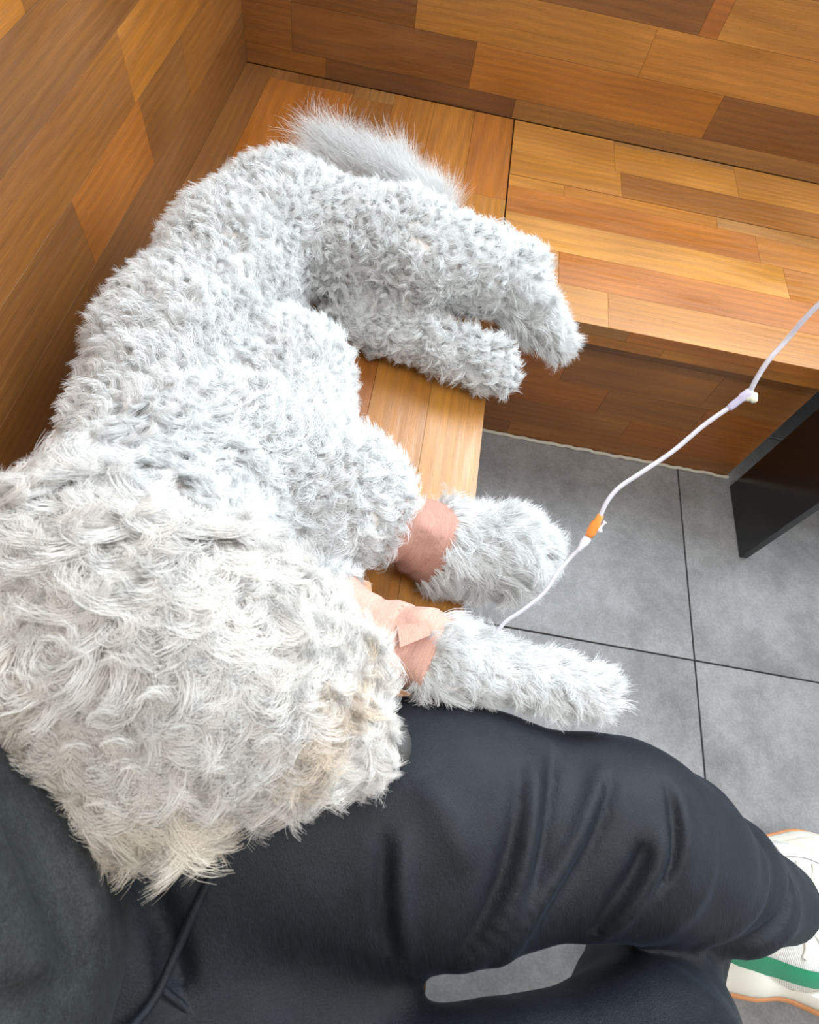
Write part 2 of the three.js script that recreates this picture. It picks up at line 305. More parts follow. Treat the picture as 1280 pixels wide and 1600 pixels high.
// black table with a slab leg, beside the bench
{
  const t = group('black_table'); t.position.set(1.383, 0, 0.66); tag(t, 'glossy black slab table leg standing beside the bench front', 'table');
  const black = new THREE.MeshPhysicalMaterial({ name: 'black_laminate', color: '#0b0b0d', roughness: 0.22, clearcoat: 0.4, clearcoatRoughness: 0.15 });
  mesh('leg', new RoundedBoxGeometry(0.019, 0.7, 0.203, 2, 0.001).translate(0.0095, 0.35, 0.1015), black, t);
  mesh('leg', new RoundedBoxGeometry(0.019, 0.7, 0.203, 2, 0.001).translate(0.69, 0.35, 0.1015), black, t);
  mesh('table_top', new RoundedBoxGeometry(0.76, 0.025, 0.26, 2, 0.003).translate(0.35, 0.7125, 0.1015), black, t);
}

// ---------------------------------------------------------------- the person's lap
const cloth = (() => {
  const weave = texture(512, 512, (u, v) => { const a = vnoise(u * 256, v * 128, 256, 128, 301), b = vnoise(u * 128, v * 256, 128, 256, 302), c = vnoise(u * 20, v * 20, 20, 20, 303), k = 0.8 + (a - 0.5) * 0.28 + (b - 0.5) * 0.22 + (c - 0.5) * 0.12; return [k, k, k]; });
  weave.repeat.set(6, 6);
  const make = (color, sheen) => new THREE.MeshPhysicalMaterial({ name: 'black_cloth', color, map: weave, bumpMap: weave, bumpScale: 0.0004, roughness: 0.62, sheen: 1, sheenColor: new THREE.Color(sheen), sheenRoughness: 0.5, specularIntensity: 0.5 });
  return { trousers: make('#1a1e25', '#364257'), shirt: make('#323435', '#474b4f') };
})();
const FL = { flat: 1.18 };
const legBones = [
  bone([0.25, 0.535, 1.60], [0.25, 0.535, 1.86], 0.135, 0.135, FL),
  bone([0.34, 0.515, 1.60], [0.64, 0.52, 1.563], 0.14, 0.118, FL), bone([0.64, 0.52, 1.563], [0.84, 0.52, 1.545], 0.118, 0.092, FL),
  bone([0.84, 0.515, 1.54], [0.93, 0.455, 1.55], 0.087, 0.082), bone([0.93, 0.455, 1.55], [1.05, 0.345, 1.566], 0.082, 0.074), bone([1.05, 0.345, 1.566], [1.235, 0.19, 1.575], 0.074, 0.062), bone([0.36, 0.505, 1.74], [0.60, 0.49, 1.755], 0.115, 0.055, FL),
  bone([0.36, 0.51, 1.92], [0.88, 0.50, 1.775], 0.125, 0.105, { ...FL, k: 0.015 }),
  bone([0.88, 0.485, 1.765], [0.985, 0.28, 1.685], 0.105, 0.082, { k: 0.03 }), bone([0.985, 0.28, 1.685], [1.19, 0.115, 1.51], 0.08, 0.066, { k: 0.02 }),
];
// folds: polylines over the cloth with width and height (negative = crease)
const folds = [];
function fold(w, h, ...pts) { folds.push({ w: w * 1.05, h: h * 2.0, c: new THREE.CatmullRomCurve3(pts.map((p) => V(...p))).getPoints(14) }); }
function foldHeight(x, y, z) {
  let s = 0;
  for (const f of folds) {
    let best = 1e9, at = 0;
    for (let i = 0; i < f.c.length - 1; i++) {
      const a = f.c[i], b = f.c[i + 1], bx = b.x - a.x, by = b.y - a.y, bz = b.z - a.z, t = clamp(((x - a.x) * bx + (y - a.y) * by + (z - a.z) * bz) / (bx * bx + by * by + bz * bz), 0, 1);
      const d = Math.hypot(x - a.x - bx * t, (y - a.y - by * t) * 0.5, z - a.z - bz * t); if (d < best) { best = d; at = (i + t) / (f.c.length - 1); }
    }
    if (best < f.w * 3) s += f.h * Math.exp(-((best / f.w) ** 2)) * Math.sin(Math.PI * clamp(at * 0.96 + 0.02, 0, 1)) ** 0.6;
  }
  return s;
}
const legSDF0 = makeSDF(legBones, 0.05);
const legSDF = (x, y, z) => {
  let d = legSDF0(x, y, z);
  if (d < 0.05 && d > -0.05) d -= foldHeight(x, y, z) + 0.0025 * noise3(x * 14, y * 14, z * 20) + 0.0012 * noise3(x * 34, y * 30, z * 34);
  return Math.max(d, SEAT + 0.001 - y > 0 && x < 0.63 ? SEAT + 0.001 - y : -1);
};


fold(0.011, 0.009, [0.714, 0.603, 1.502], [0.709, 0.617, 1.559], [0.703, 0.610, 1.607], [0.689, 0.590, 1.647], [0.67, 0.55, 1.68]);
fold(0.010, 0.009, [0.786, 0.599, 1.503], [0.760, 0.612, 1.557], [0.733, 0.606, 1.606], [0.712, 0.587, 1.644], [0.703, 0.544, 1.674]);
fold(0.007, -0.006, [0.739, 0.590, 1.483], [0.726, 0.614, 1.541], [0.715, 0.613, 1.592], [0.703, 0.603, 1.623]);
fold(0.007, -0.006, [0.795, 0.597, 1.499], [0.775, 0.611, 1.555], [0.752, 0.607, 1.598], [0.725, 0.592, 1.635]);
fold(0.010, -0.005, [0.700, 0.607, 1.510], [0.692, 0.618, 1.574], [0.678, 0.605, 1.625], [0.655, 0.558, 1.677]);
fold(0.008, -0.008, [0.827, 0.606, 1.556], [0.820, 0.604, 1.577], [0.80, 0.59, 1.615], [0.79, 0.56, 1.64]);
fold(0.009, 0.008, [0.842, 0.605, 1.545], [0.836, 0.602, 1.575], [0.816, 0.592, 1.612], [0.80, 0.56, 1.64]);
fold(0.006, -0.006, [0.855, 0.594, 1.499], [0.856, 0.606, 1.540], [0.848, 0.601, 1.577], [0.822, 0.591, 1.609]);
fold(0.008, 0.006, [0.868, 0.59, 1.505], [0.868, 0.600, 1.551], [0.858, 0.594, 1.581], [0.832, 0.580, 1.615]);
fold(0.006, -0.005, [0.885, 0.58, 1.52], [0.882, 0.58, 1.568], [0.858, 0.57, 1.61]);
fold(0.010, 0.006, [0.90, 0.57, 1.53], [0.895, 0.57, 1.575], [0.87, 0.55, 1.62]);
fold(0.009, -0.007, [1.06, 0.44, 1.525], [1.045, 0.45, 1.58], [0.985, 0.47, 1.635]);
fold(0.012, 0.006, [1.03, 0.47, 1.53], [1.015, 0.475, 1.58], [0.955, 0.49, 1.63]);
fold(0.010, -0.008, [1.13, 0.365, 1.55], [1.09, 0.40, 1.60], [1.02, 0.42, 1.645]);
fold(0.013, 0.007, [1.16, 0.34, 1.57], [1.125, 0.36, 1.61], [1.06, 0.38, 1.65]);
fold(0.016, 0.004, [0.60, 0.621, 1.54], [0.63, 0.623, 1.567], [0.654, 0.617, 1.603]);
fold(0.007, -0.006, [0.572, 0.625, 1.585], [0.582, 0.608, 1.643], [0.60, 0.569, 1.683]);
fold(0.008, 0.005, [0.590, 0.625, 1.585], [0.60, 0.608, 1.643], [0.615, 0.569, 1.683]);
fold(0.012, -0.010, [0.34, 0.63, 1.60], [0.40, 0.61, 1.68], [0.43, 0.56, 1.73]);
fold(0.014, 0.006, [0.75, 0.60, 1.73], [0.85, 0.60, 1.715], [0.93, 0.57, 1.70]);
fold(0.012, -0.006, [0.78, 0.60, 1.77], [0.88, 0.60, 1.75], [0.97, 0.54, 1.73]);
fold(0.012, 0.006, [0.80, 0.60, 1.79], [0.90, 0.59, 1.775], [0.99, 0.50, 1.76]);
const hemCuts = [[V(1.235, 0.19, 1.575), V(0.76, -0.63, 0.14).normalize()], [V(1.185, 0.12, 1.515), V(0.72, -0.55, -0.5).normalize()]];
const trouserSDF = (x, y, z) => {
  let d = legSDF(x, y, z);
  for (const [c, n] of hemCuts) { const along = (x - c.x) * n.x + (y - c.y) * n.y + (z - c.z) * n.z; if (Math.hypot(x - c.x, y - c.y, z - c.z) < 0.16) d = Math.max(d, along - 0.012); }
  return d;
};
const person = group('person'); tag(person, 'person in black shirt and trousers sitting with shins crossed, dog resting on lap', 'person');
{
  const g2 = surfaceNets(trouserSDF, [0.08, 0.02, 1.36], [1.36, 0.72, 2.04], 0.0065);
  mesh('trousers', planarUV(sdfNormals(g2, trouserSDF, 0.004)), cloth.trousers, person);
  // raised seam where the two legs meet
  const seam = (r, ...p) => new THREE.TubeGeometry(new THREE.CatmullRomCurve3(p.map((q) => V(...q))), 40, r, 8);
  mesh('seam', planarUV(mergeGeometries([
    seam(0.0042, [0.44, 0.60, 1.60], [0.435, 0.622, 1.625], [0.425, 0.616, 1.66], [0.415, 0.602, 1.70], [0.408, 0.604, 1.73], [0.385, 0.63, 1.76], [0.33, 0.64, 1.79]),
    seam(0.0036, [0.41, 0.595, 1.722], [0.45, 0.575, 1.745], [0.50, 0.575, 1.775], [0.56, 0.585, 1.80])])), cloth.trousers, person);
  // shirt: the torso leans back against the left wall
  const sb = [bone([0.17, 0.56, 1.64], [0.17, 0.56, 1.86], 0.14, 0.14), bone([0.22, 0.635, 1.73], [0.22, 0.635, 1.86], 0.165, 0.165), bone([0.18, 0.80, 1.66], [0.18, 0.80, 1.84], 0.135, 0.135), bone([0.16, 0.97, 1.62], [0.16, 0.97, 1.88], 0.11, 0.11), bone([0.15, 1.07, 1.75], [0.16, 1.12, 1.75], 0.065, 0.055)];
  const s0 = makeSDF(sb, 0.08), waves = [[V(0.305, 0.775, 1.605), V(0.38, 0.70, 1.69), 0.012, -0.014], [V(0.31, 0.715, 1.60), V(0.375, 0.69, 1.665), 0.018, 0.012], [V(0.30, 0.79, 1.62), V(0.36, 0.735, 1.70), 0.018, 0.012], [V(0.33, 0.78, 1.72), V(0.385, 0.69, 1.70), 0.012, -0.008]];
  const shirtSDF = (x, y, z) => {
    let d = s0(x, y, z); if (Math.abs(d) < 0.05) { for (const [a, b, w, h] of waves) { const ab = b.clone().sub(a), p = V(x, y, z).sub(a), t = clamp(p.dot(ab) / ab.lengthSq(), 0, 1); d -= h * Math.exp(-p.addScaledVector(ab, -t).lengthSq() / w / w); } d -= 0.003 * noise3(x * 11, y * 11, z * 11); }
    return Math.max(d, 0.012 - x, 0.43 - y);
  };
  mesh('shirt', planarUV(sdfNormals(surfaceNets(shirtSDF, [0, 0.4, 1.42], [0.42, 1.2, 2.04], 0.011), shirtSDF, 0.006), 1, 2), cloth.shirt, person);
}
{
  // sneakers
  const knit = texture(256, 256, (u, v) => { const a = 0.5 + 0.5 * Math.sin(u * 6.283 * 32), b = vnoise(u * 64, v * 64, 64, 64, 401), k = 0.7 + 0.14 * a + (b - 0.5) * 0.08; return [k, k * 0.99, k * 0.965]; });
  knit.repeat.set(12, 12);
  const knitMat = new THREE.MeshStandardMaterial({ name: 'white_knit', map: knit, bumpMap: knit, bumpScale: 0.0012, roughness: 0.9 });
  const foam = new THREE.MeshStandardMaterial({ name: 'white_foam_midsole', color: '#cbc7bc', roughness: 0.55 });
  const gum = new THREE.MeshStandardMaterial({ name: 'gum_rubber', color: '#c98a5c', roughness: 0.6 });
  const green = new THREE.MeshPhysicalMaterial({ name: 'green_leather', color: '#0e7a55', roughness: 0.3, clearcoat: 0.5, clearcoatRoughness: 0.2 });
  const speck = texture(256, 256, (u, v) => { const n = vnoise(u * 40, v * 40, 40, 40, 411), l = Math.abs(Math.sin((vnoise(u * 5, v * 5, 5, 5, 412) * 9 + u * 4) * 3.1)), dot = n > 0.86 ? 0.55 : 0, line = l < 0.09 ? 0.35 : 0, k = 0.93 - Math.max(dot, line); return [k, k, k + 0.03]; });
  speck.repeat.set(22, 22);
  const speckMat = new THREE.MeshStandardMaterial({ name: 'printed_panel', map: speck, roughness: 0.6 });
  const lace = new THREE.MeshStandardMaterial({ name: 'white_lace', color: '#ece8dc', roughness: 0.8 });
  // a shoe points along +x from its heel at x = 0, length 0.3
  const upperBones = [bone([0.05, 0.055, 0], [0.05, 0.10, 0], 0.042, 0.044), bone([0.09, 0.055, 0], [0.15, 0.05, 0], 0.045, 0.045), bone([0.07, 0.09, 0], [0.14, 0.075, 0], 0.04, 0.034), bone([0.15, 0.048, 0.002], [0.235, 0.04, 0.006], 0.045, 0.04), bone([0.24, 0.04, 0.008], [0.262, 0.036, 0.006], 0.036, 0.028)];
  const u0 = makeSDF(upperBones, 0.03), upSDF = (x, y, z) => Math.max(u0(x, y, z), 0.022 - y, y - 0.118);
  const half = (s, side) => { const w = 0.044 + 0.014 * Math.sin(clamp((s - 0.45) / 0.5, 0, 1) * Math.PI) - 0.008 * Math.exp(-(((s - 0.42) / 0.14) ** 2)) + 0.003 * Math.cos(s * 22), end = Math.sqrt(Math.max(0, 1 - ((s < 0.13 ? (0.13 - s) / 0.13 : s > 0.8 ? (s - 0.8) / 0.2 : 0) ** 2))); return side * w * Math.max(end, 0.02) + 0.006 * sstep(s, 0.3, 0.9); };
  function soleGeometry(levels) {            // levels: [y, outward offset]
    const M = 72, P = [], I = [], ring = (y, off) => { const out = []; for (let i = 0; i < M; i++) { const a = i / M * Math.PI * 2, s = 0.5 - 0.5 * Math.cos(a), side = a < Math.PI ? 1 : -1; const cx = (s - 0.5) * 2; out.push([s * 0.3 + off * cx, typeof y === 'function' ? y(s) : y, half(s, side) + off * side * Math.sqrt(Math.max(0, 1 - cx ** 4))]); } return out; };
    for (const [y, off] of levels) for (const p of ring(y, off)) P.push(...p);
    for (let l = 0; l + 1 < levels.length; l++) for (let i = 0; i < M; i++) { const j = (i + 1) % M, a = l * M + i, b = l * M + j, c = a + M, d = b + M; I.push(a, b, d, a, d, c); }
    for (const [l, f] of [[0, 1], [levels.length - 1, 0]]) { const c = P.length / 3; P.push(0.15, P[l * M * 3 + 1], 0); for (let i = 0; i < M; i++) { const j = (i + 1) % M; if (f) I.push(c, l * M + j, l * M + i); else I.push(c, l * M + i, l * M + j); } }
    const g = new THREE.BufferGeometry(); g.setAttribute('position', new THREE.Float32BufferAttribute(P, 3)); g.setIndex(I); g.computeVertexNormals(); return planarUV(g);
  }
  const top = (s) => 0.036 + 0.01 * Math.exp(-(((s - 0.1) / 0.2) ** 2)) + 0.006 * Math.sin(s * 9);
  const midsole = soleGeometry([[0.007, -0.004], [0.009, 0.003], [0.014, 0.0075], [0.026, 0.009], [(s) => top(s) - 0.006, 0.006], [top, 0.001]]), outsole = soleGeometry([[0, -0.005], [0.001, -0.001], [0.006, 0.0025], [0.009, 0.001]]);
  function panel(x0, x1, lowY, highY, side, lift) {     // a sheet laid on the side of the upper
    const nx = 36, ny = 8, P = [], I = [];
    for (let i = 0; i <= nx; i++) for (let j = 0; j <= ny; j++) {
      const x = lerp(x0, x1, i / nx), y = lerp(lowY(i / nx), highY(i / nx), j / ny); let z = side * 0.09; for (let k = 0; k < 60; k++) { const d = u0(x, y, z); if (Math.abs(z) < 0.004 || d < 1e-4) break; z -= side * d * 0.7; }
      P.push(x, y, z + side * lift);
    }
    for (let i = 0; i < nx; i++) for (let j = 0; j < ny; j++) { const a = i * (ny + 1) + j, b = a + ny + 1; if (side > 0) I.push(a, b, b + 1, a, b + 1, a + 1); else I.push(a, b + 1, b, a, a + 1, b + 1); }
    const g = new THREE.BufferGeometry(); g.setAttribute('position', new THREE.Float32BufferAttribute(P, 3)); g.setIndex(I); g.computeVertexNormals(); return planarUV(g, 0, 1);
  }
  const upperG = planarUV(sdfNormals(surfaceNets(upSDF, [-0.01, 0.01, -0.07], [0.31, 0.13, 0.07], 0.0045), upSDF, 0.003), 0, 2);
  const greenG = panel(0.012, 0.225, (t) => 0.034 + 0.01 * (1 - t) ** 2, (t) => 0.084 - 0.014 * Math.sin(t * 3.1) - 0.022 * t, 1, 0.003);
  const speckG = panel(0.05, 0.24, (t) => 0.038, (t) => 0.066 - 0.012 * t, -1, 0.002);
  const strapG = (x) => { const pts = []; for (let i = 0; i <= 14; i++) { const a = Math.PI * (0.18 + 0.64 * i / 14); let r = 0.09; for (let k = 0; k < 50; k++) r -= u0(x, 0.035 + Math.sin(a) * r, Math.cos(a) * r) * 0.7; pts.push(V(x + 0.006 * Math.sin(i), 0.035 + Math.sin(a) * (r + 0.002), Math.cos(a) * (r + 0.002))); } return new THREE.TubeGeometry(new THREE.CatmullRomCurve3(pts), 28, 0.0035, 6); };
  for (const [x, y, z, roll] of [[1.14, 0.05, 1.50, 0.8], [1.13, 0.064, 1.70, -1.15]]) {
    const s = group('sneaker', person); s.position.set(x, y, z); s.rotation.x = roll; s.scale.setScalar(1.2);
    mesh('outsole', outsole, gum, s); mesh('midsole', midsole, foam, s); mesh('upper', upperG, knitMat, s); mesh('side_panel', greenG, green, s).userData.label = 'green leather side panel';
    mesh('printed_panel', speckG, speckMat, s); for (const lx of [0.135, 0.16, 0.185, 0.21]) mesh('lace', strapG(lx), lace, s);
    mesh('pull_tab', new RoundedBoxGeometry(0.005, 0.02, 0.016, 2, 0.002).translate(0.118, 0.06, -0.052), lace, s);
  }
}

// ---------------------------------------------------------------- the dog
// every bone: ends, radii, and what its coat is like (l = length, d = locks per square cm, c = coat colour, t = kind of lock, f = lie of the hair)
const WHITE = [0.972, 0.974, 0.976], IVORY = [0.95, 0.915, 0.88], CREAM = [0.94, 0.855, 0.745], BUFF = [0.76, 0.61, 0.45];
const coat = (t, l, d, c, f) => ({ t, l, d, c, f });
const bodyBones = [
  bone([0.25, 0.53, 0.70], [0.215, 0.53, 0.82], 0.108, 0.106, coat('curl', 0.026, 2.3, WHITE, [0.3, 0, -1])),
  bone([0.215, 0.53, 0.82], [0.19, 0.53, 1.0], 0.106, 0.11, coat('curl', 0.026, 2.3, WHITE, [0.5, 0, -0.8])),
  bone([0.19, 0.53, 1.0], [0.225, 0.535, 1.24], 0.11, 0.113, coat('curl', 0.028, 2.3, WHITE, [0.5, 0, -0.8])),
  bone([0.34, 0.51, 0.99], [0.37, 0.52, 1.18], 0.088, 0.105, coat('curl', 0.028, 2.3, WHITE, [0.9, -0.2, -0.2])),
  // hind legs: upper, lower
  bone([0.31, 0.55, 0.715], [0.50, 0.55, 0.725], 0.09, 0.08, coat('curl', 0.028, 2.3, WHITE, [1, 0, 0.4])),
  bone([0.50, 0.55, 0.725], [0.66, 0.525, 0.71], 0.08, 0.06, coat('curl', 0.03, 2.3, WHITE, [1, 0, 0.4])),
  bone([0.65, 0.52, 0.715], [0.755, 0.485, 0.785], 0.06, 0.033, coat('wave', 0.03, 2.6, WHITE, [0.8, 0, 0.6])),
  bone([0.40, 0.475, 0.80], [0.66, 0.47, 0.86], 0.048, 0.04, coat('curl', 0.03, 2.3, WHITE, [0.6, -0.3, 0.7])),
  // upper foreleg
  bone([0.34, 0.545, 1.20], [0.465, 0.54, 1.205], 0.11, 0.078, coat('curl', 0.03, 2.3, WHITE, [0.9, 0, 0.4])),
  bone([0.465, 0.535, 1.21], [0.525, 0.525, 1.22], 0.074, 0.046, coat('curl', 0.024, 2.3, WHITE, [0.3, 0, 0.6])),
  bone([0.54, 0.518, 1.222], [0.59, 0.492, 1.217], 0.036, 0.042, coat('wave', 0.024, 2.3, WHITE, [1, 0, 0.1])),
  bone([0.602, 0.488, 1.218], [0.70, 0.48, 1.212], 0.056, 0.062, coat('wave', 0.032, 2.3, WHITE, [1, -0.1, 0.1])),
  // lower foreleg
  bone([0.42, 0.53, 1.33], [0.555, 0.548, 1.39], 0.06, 0.036, coat('curl', 0.024, 2.3, WHITE, [1, 0, 0.3])),
  bone([0.555, 0.548, 1.39], [0.605, 0.565, 1.402], 0.036, 0.036, coat('wave', 0.024, 2.3, WHITE, [1, 0, 0.1])),
  bone([0.60, 0.57, 1.40], [0.79, 0.567, 1.412], 0.046, 0.024, coat('wave', 0.026, 2.3, WHITE, [1, 0, 0.1])),
  // neck and head
  bone([0.28, 0.555, 1.24], [0.28, 0.62, 1.38], 0.116, 0.118, coat('fluff', 0.036, 1.5, WHITE, [0.3, 0, 0.9])),
  bone([0.25, 0.655, 1.425], [0.35, 0.67, 1.455], 0.114, 0.112, coat('fluff', 0.044, 1.35, IVORY, [0.3, -0.3, 0.9])),
  bone([0.36, 0.665, 1.47], [0.44, 0.655, 1.50], 0.10, 0.075, coat('fluff', 0.042, 1.5, IVORY, [0.4, -0.5, 0.9])),
  bone([0.46, 0.65, 1.50], [0.53, 0.632, 1.512], 0.056, 0.036, coat('fluff', 0.03, 2.2, IVORY, [0.4, -0.5, 0.9])),
  bone([0.42, 0.64, 1.41], [0.495, 0.615, 1.44], 0.062, 0.05, coat('fluff', 0.042, 1.6, IVORY, [0.7, -0.4, 0.6])),
  bone([0.26, 0.665, 1.50], [0.365, 0.655, 1.555], 0.086, 0.052, coat('fluff', 0.047, 1.6, CREAM, [0.2, -0.5, 1])),
  bone([0.365, 0.655, 1.56], [0.397, 0.65, 1.59], 0.044, 0.026, coat('fluff', 0.042, 2.0, CREAM, [0.1, -0.5, 1])),
];
const dog = group('dog'); tag(dog, 'fluffy white curly-haired dog lying on its side on the wooden bench', 'dog');
const dogSDF0 = makeSDF(bodyBones, 0.045);
const dogSDF = (x, y, z) => Math.max(dogSDF0(x, y, z) + 0.009 - 0.005 * noise3(x * 17, y * 17, z * 17) - 0.004 * noise3(x * 38, y * 38, z * 38), x < 0.655 ? SEAT + 0.004 - y : -1, 0.012 - x);
const skinMat = new THREE.MeshStandardMaterial({ name: 'pale_skin', color: '#ddd6d3', roughness: 0.9 });
const dogG = sdfNormals(surfaceNets(dogSDF, [0, 0.40, 0.50], [0.88, 0.82, 1.68], 0.0085), dogSDF, 0.004);
mesh('body', planarUV(dogG), skinMat, dog);
const tailBones = [bone([0.47, 0.50, 0.60], [0.50, 0.475, 0.50], 0.03, 0.022, coat('wisp', 0.05, 6, WHITE, [-0.9, 0.3, -0.5])), bone([0.50, 0.475, 0.50], [0.41, 0.468, 0.425], 0.024, 0.022, coat('wisp', 0.07, 7, WHITE, [-0.9, 0.3, -0.5])), bone([0.41, 0.468, 0.425], [0.29, 0.465, 0.385], 0.022, 0.012, coat('wisp', 0.085, 8, WHITE, [-1, 0.2, -0.45]))];
const tailSDF = makeSDF(tailBones, 0.02), tailG = sdfNormals(surfaceNets(tailSDF, [0.22, 0.42, 0.32], [0.56, 0.56, 0.62], 0.006), tailSDF);
mesh('tail', planarUV(tailG), skinMat, dog);

// locks of hair: each is a bundle of thin tapered strands that curl together; local y leaves the skin, x is the lie of the hair
function lock(seed, { n, len, wid, lean, turn, rad, segs = 8, spread = 0.3, wave = 0, pinch = 0.8 }) {
  const r = rng(seed), P = [], N = [], I = [], sides = 3, start = 0.35 + r() * 0.35, dir = r() < 0.5 ? -1 : 1;
  for (let s = 0; s < n; s++) {
    const L = len * (0.72 + 0.42 * r()), a = r() * 6.283, q = Math.sqrt(r()) * wid, ph = r() * 6.283, ox = Math.cos(a) * q, oz = Math.sin(a) * q, R0 = rad * (0.8 + 0.5 * r()), tn = dir * turn * (0.8 + 0.4 * r());
    let x = ox, y = -0.003, z = oz; const base = P.length / 3, jit = (r() - 0.5) * spread, jz = (r() - 0.5) * spread;
    for (let i = 0; i <= segs; i++) {
      const t = i / segs, th = start + jit * 0.6 + (lean - start) * Math.min(1, t * 1.6), az = jz + tn * (t * t * 0.7 + t * 0.3) - tn * 0.25;
      const d = V(Math.sin(th) * Math.cos(az), Math.cos(th), Math.sin(th) * Math.sin(az)), st = L / segs;
      if (i) { x += d.x * st - ox * pinch / segs; y += d.y * st; z += d.z * st - oz * pinch / segs; }
      const wob = wave * Math.sin(t * 11 + ph) * t, rr = R0 * (1 - 0.75 * t * t), e1 = V(-d.y, d.x, 0.001).normalize(), e2 = V().crossVectors(d, e1).normalize();
      for (let c = 0; c < sides; c++) { const b = c / sides * 6.283 + s, nn = e1.clone().multiplyScalar(Math.cos(b)).addScaledVector(e2, Math.sin(b)); P.push(x + nn.x * rr + e2.x * wob, y + nn.y * rr + e2.y * wob, z + nn.z * rr + e2.z * wob); N.push(nn.x, nn.y, nn.z); }
      if (i) for (let c = 0; c < sides; c++) { const c2 = (c + 1) % sides, A = base + (i - 1) * sides + c, B = base + (i - 1) * sides + c2, C2 = base + i * sides + c, D = base + i * sides + c2; I.push(A, D, C2, A, B, D); }
    }
  }
  const g = new THREE.BufferGeometry(); g.setAttribute('position', new THREE.Float32BufferAttribute(P, 3)); g.setAttribute('normal', new THREE.Float32BufferAttribute(N, 3)); g.setIndex(I); return g;
}
const KINDS = {   // unit = the length that a coat of scale 1 has
  curl: { unit: 0.03, make: (i) => lock(1000 + i, { n: 25, len: 0.038, wid: 0.0062, lean: 1.0 + (i % 3) * 0.15, turn: 2.6 + (i % 4) * 0.9, rad: 0.00037, spread: 0.35, segs: 7, pinch: 0.85 }), count: 8 },
  wave: { unit: 0.03, make: (i) => lock(2000 + i, { n: 28, len: 0.036, wid: 0.006, lean: 1.05 + (i % 3) * 0.15, turn: 0.6 + (i % 4) * 0.6, rad: 0.00033, spread: 0.45, wave: 0.0006, pinch: 0.75 }), count: 7 },
  fluff: { unit: 0.04, make: (i) => lock(3000 + i, { n: 54, len: 0.053, wid: 0.0125, lean: 1.1 + (i % 3) * 0.15, turn: 1.9 + (i % 4) * 1.0, rad: 0.00028, spread: 0.26, segs: 7, wave: 0.0003, pinch: 0.97 }), count: 8 },
  wisp: { unit: 0.08, make: (i) => lock(4000 + i, { n: 12, len: 0.09, wid: 0.005, lean: 1.1 + (i % 3) * 0.2, turn: 0.3 + (i % 4) * 1.1, rad: 0.00022, segs: 10, spread: 0.6, wave: 0.002, pinch: 0.5 }), count: 6 },
};
const BANDAGES = [[[0.522, 0.526, 1.22], [0.60, 0.494, 1.217]], [[0.48, 0.54, 1.355], [0.612, 0.568, 1.40]]];
const placed = {};
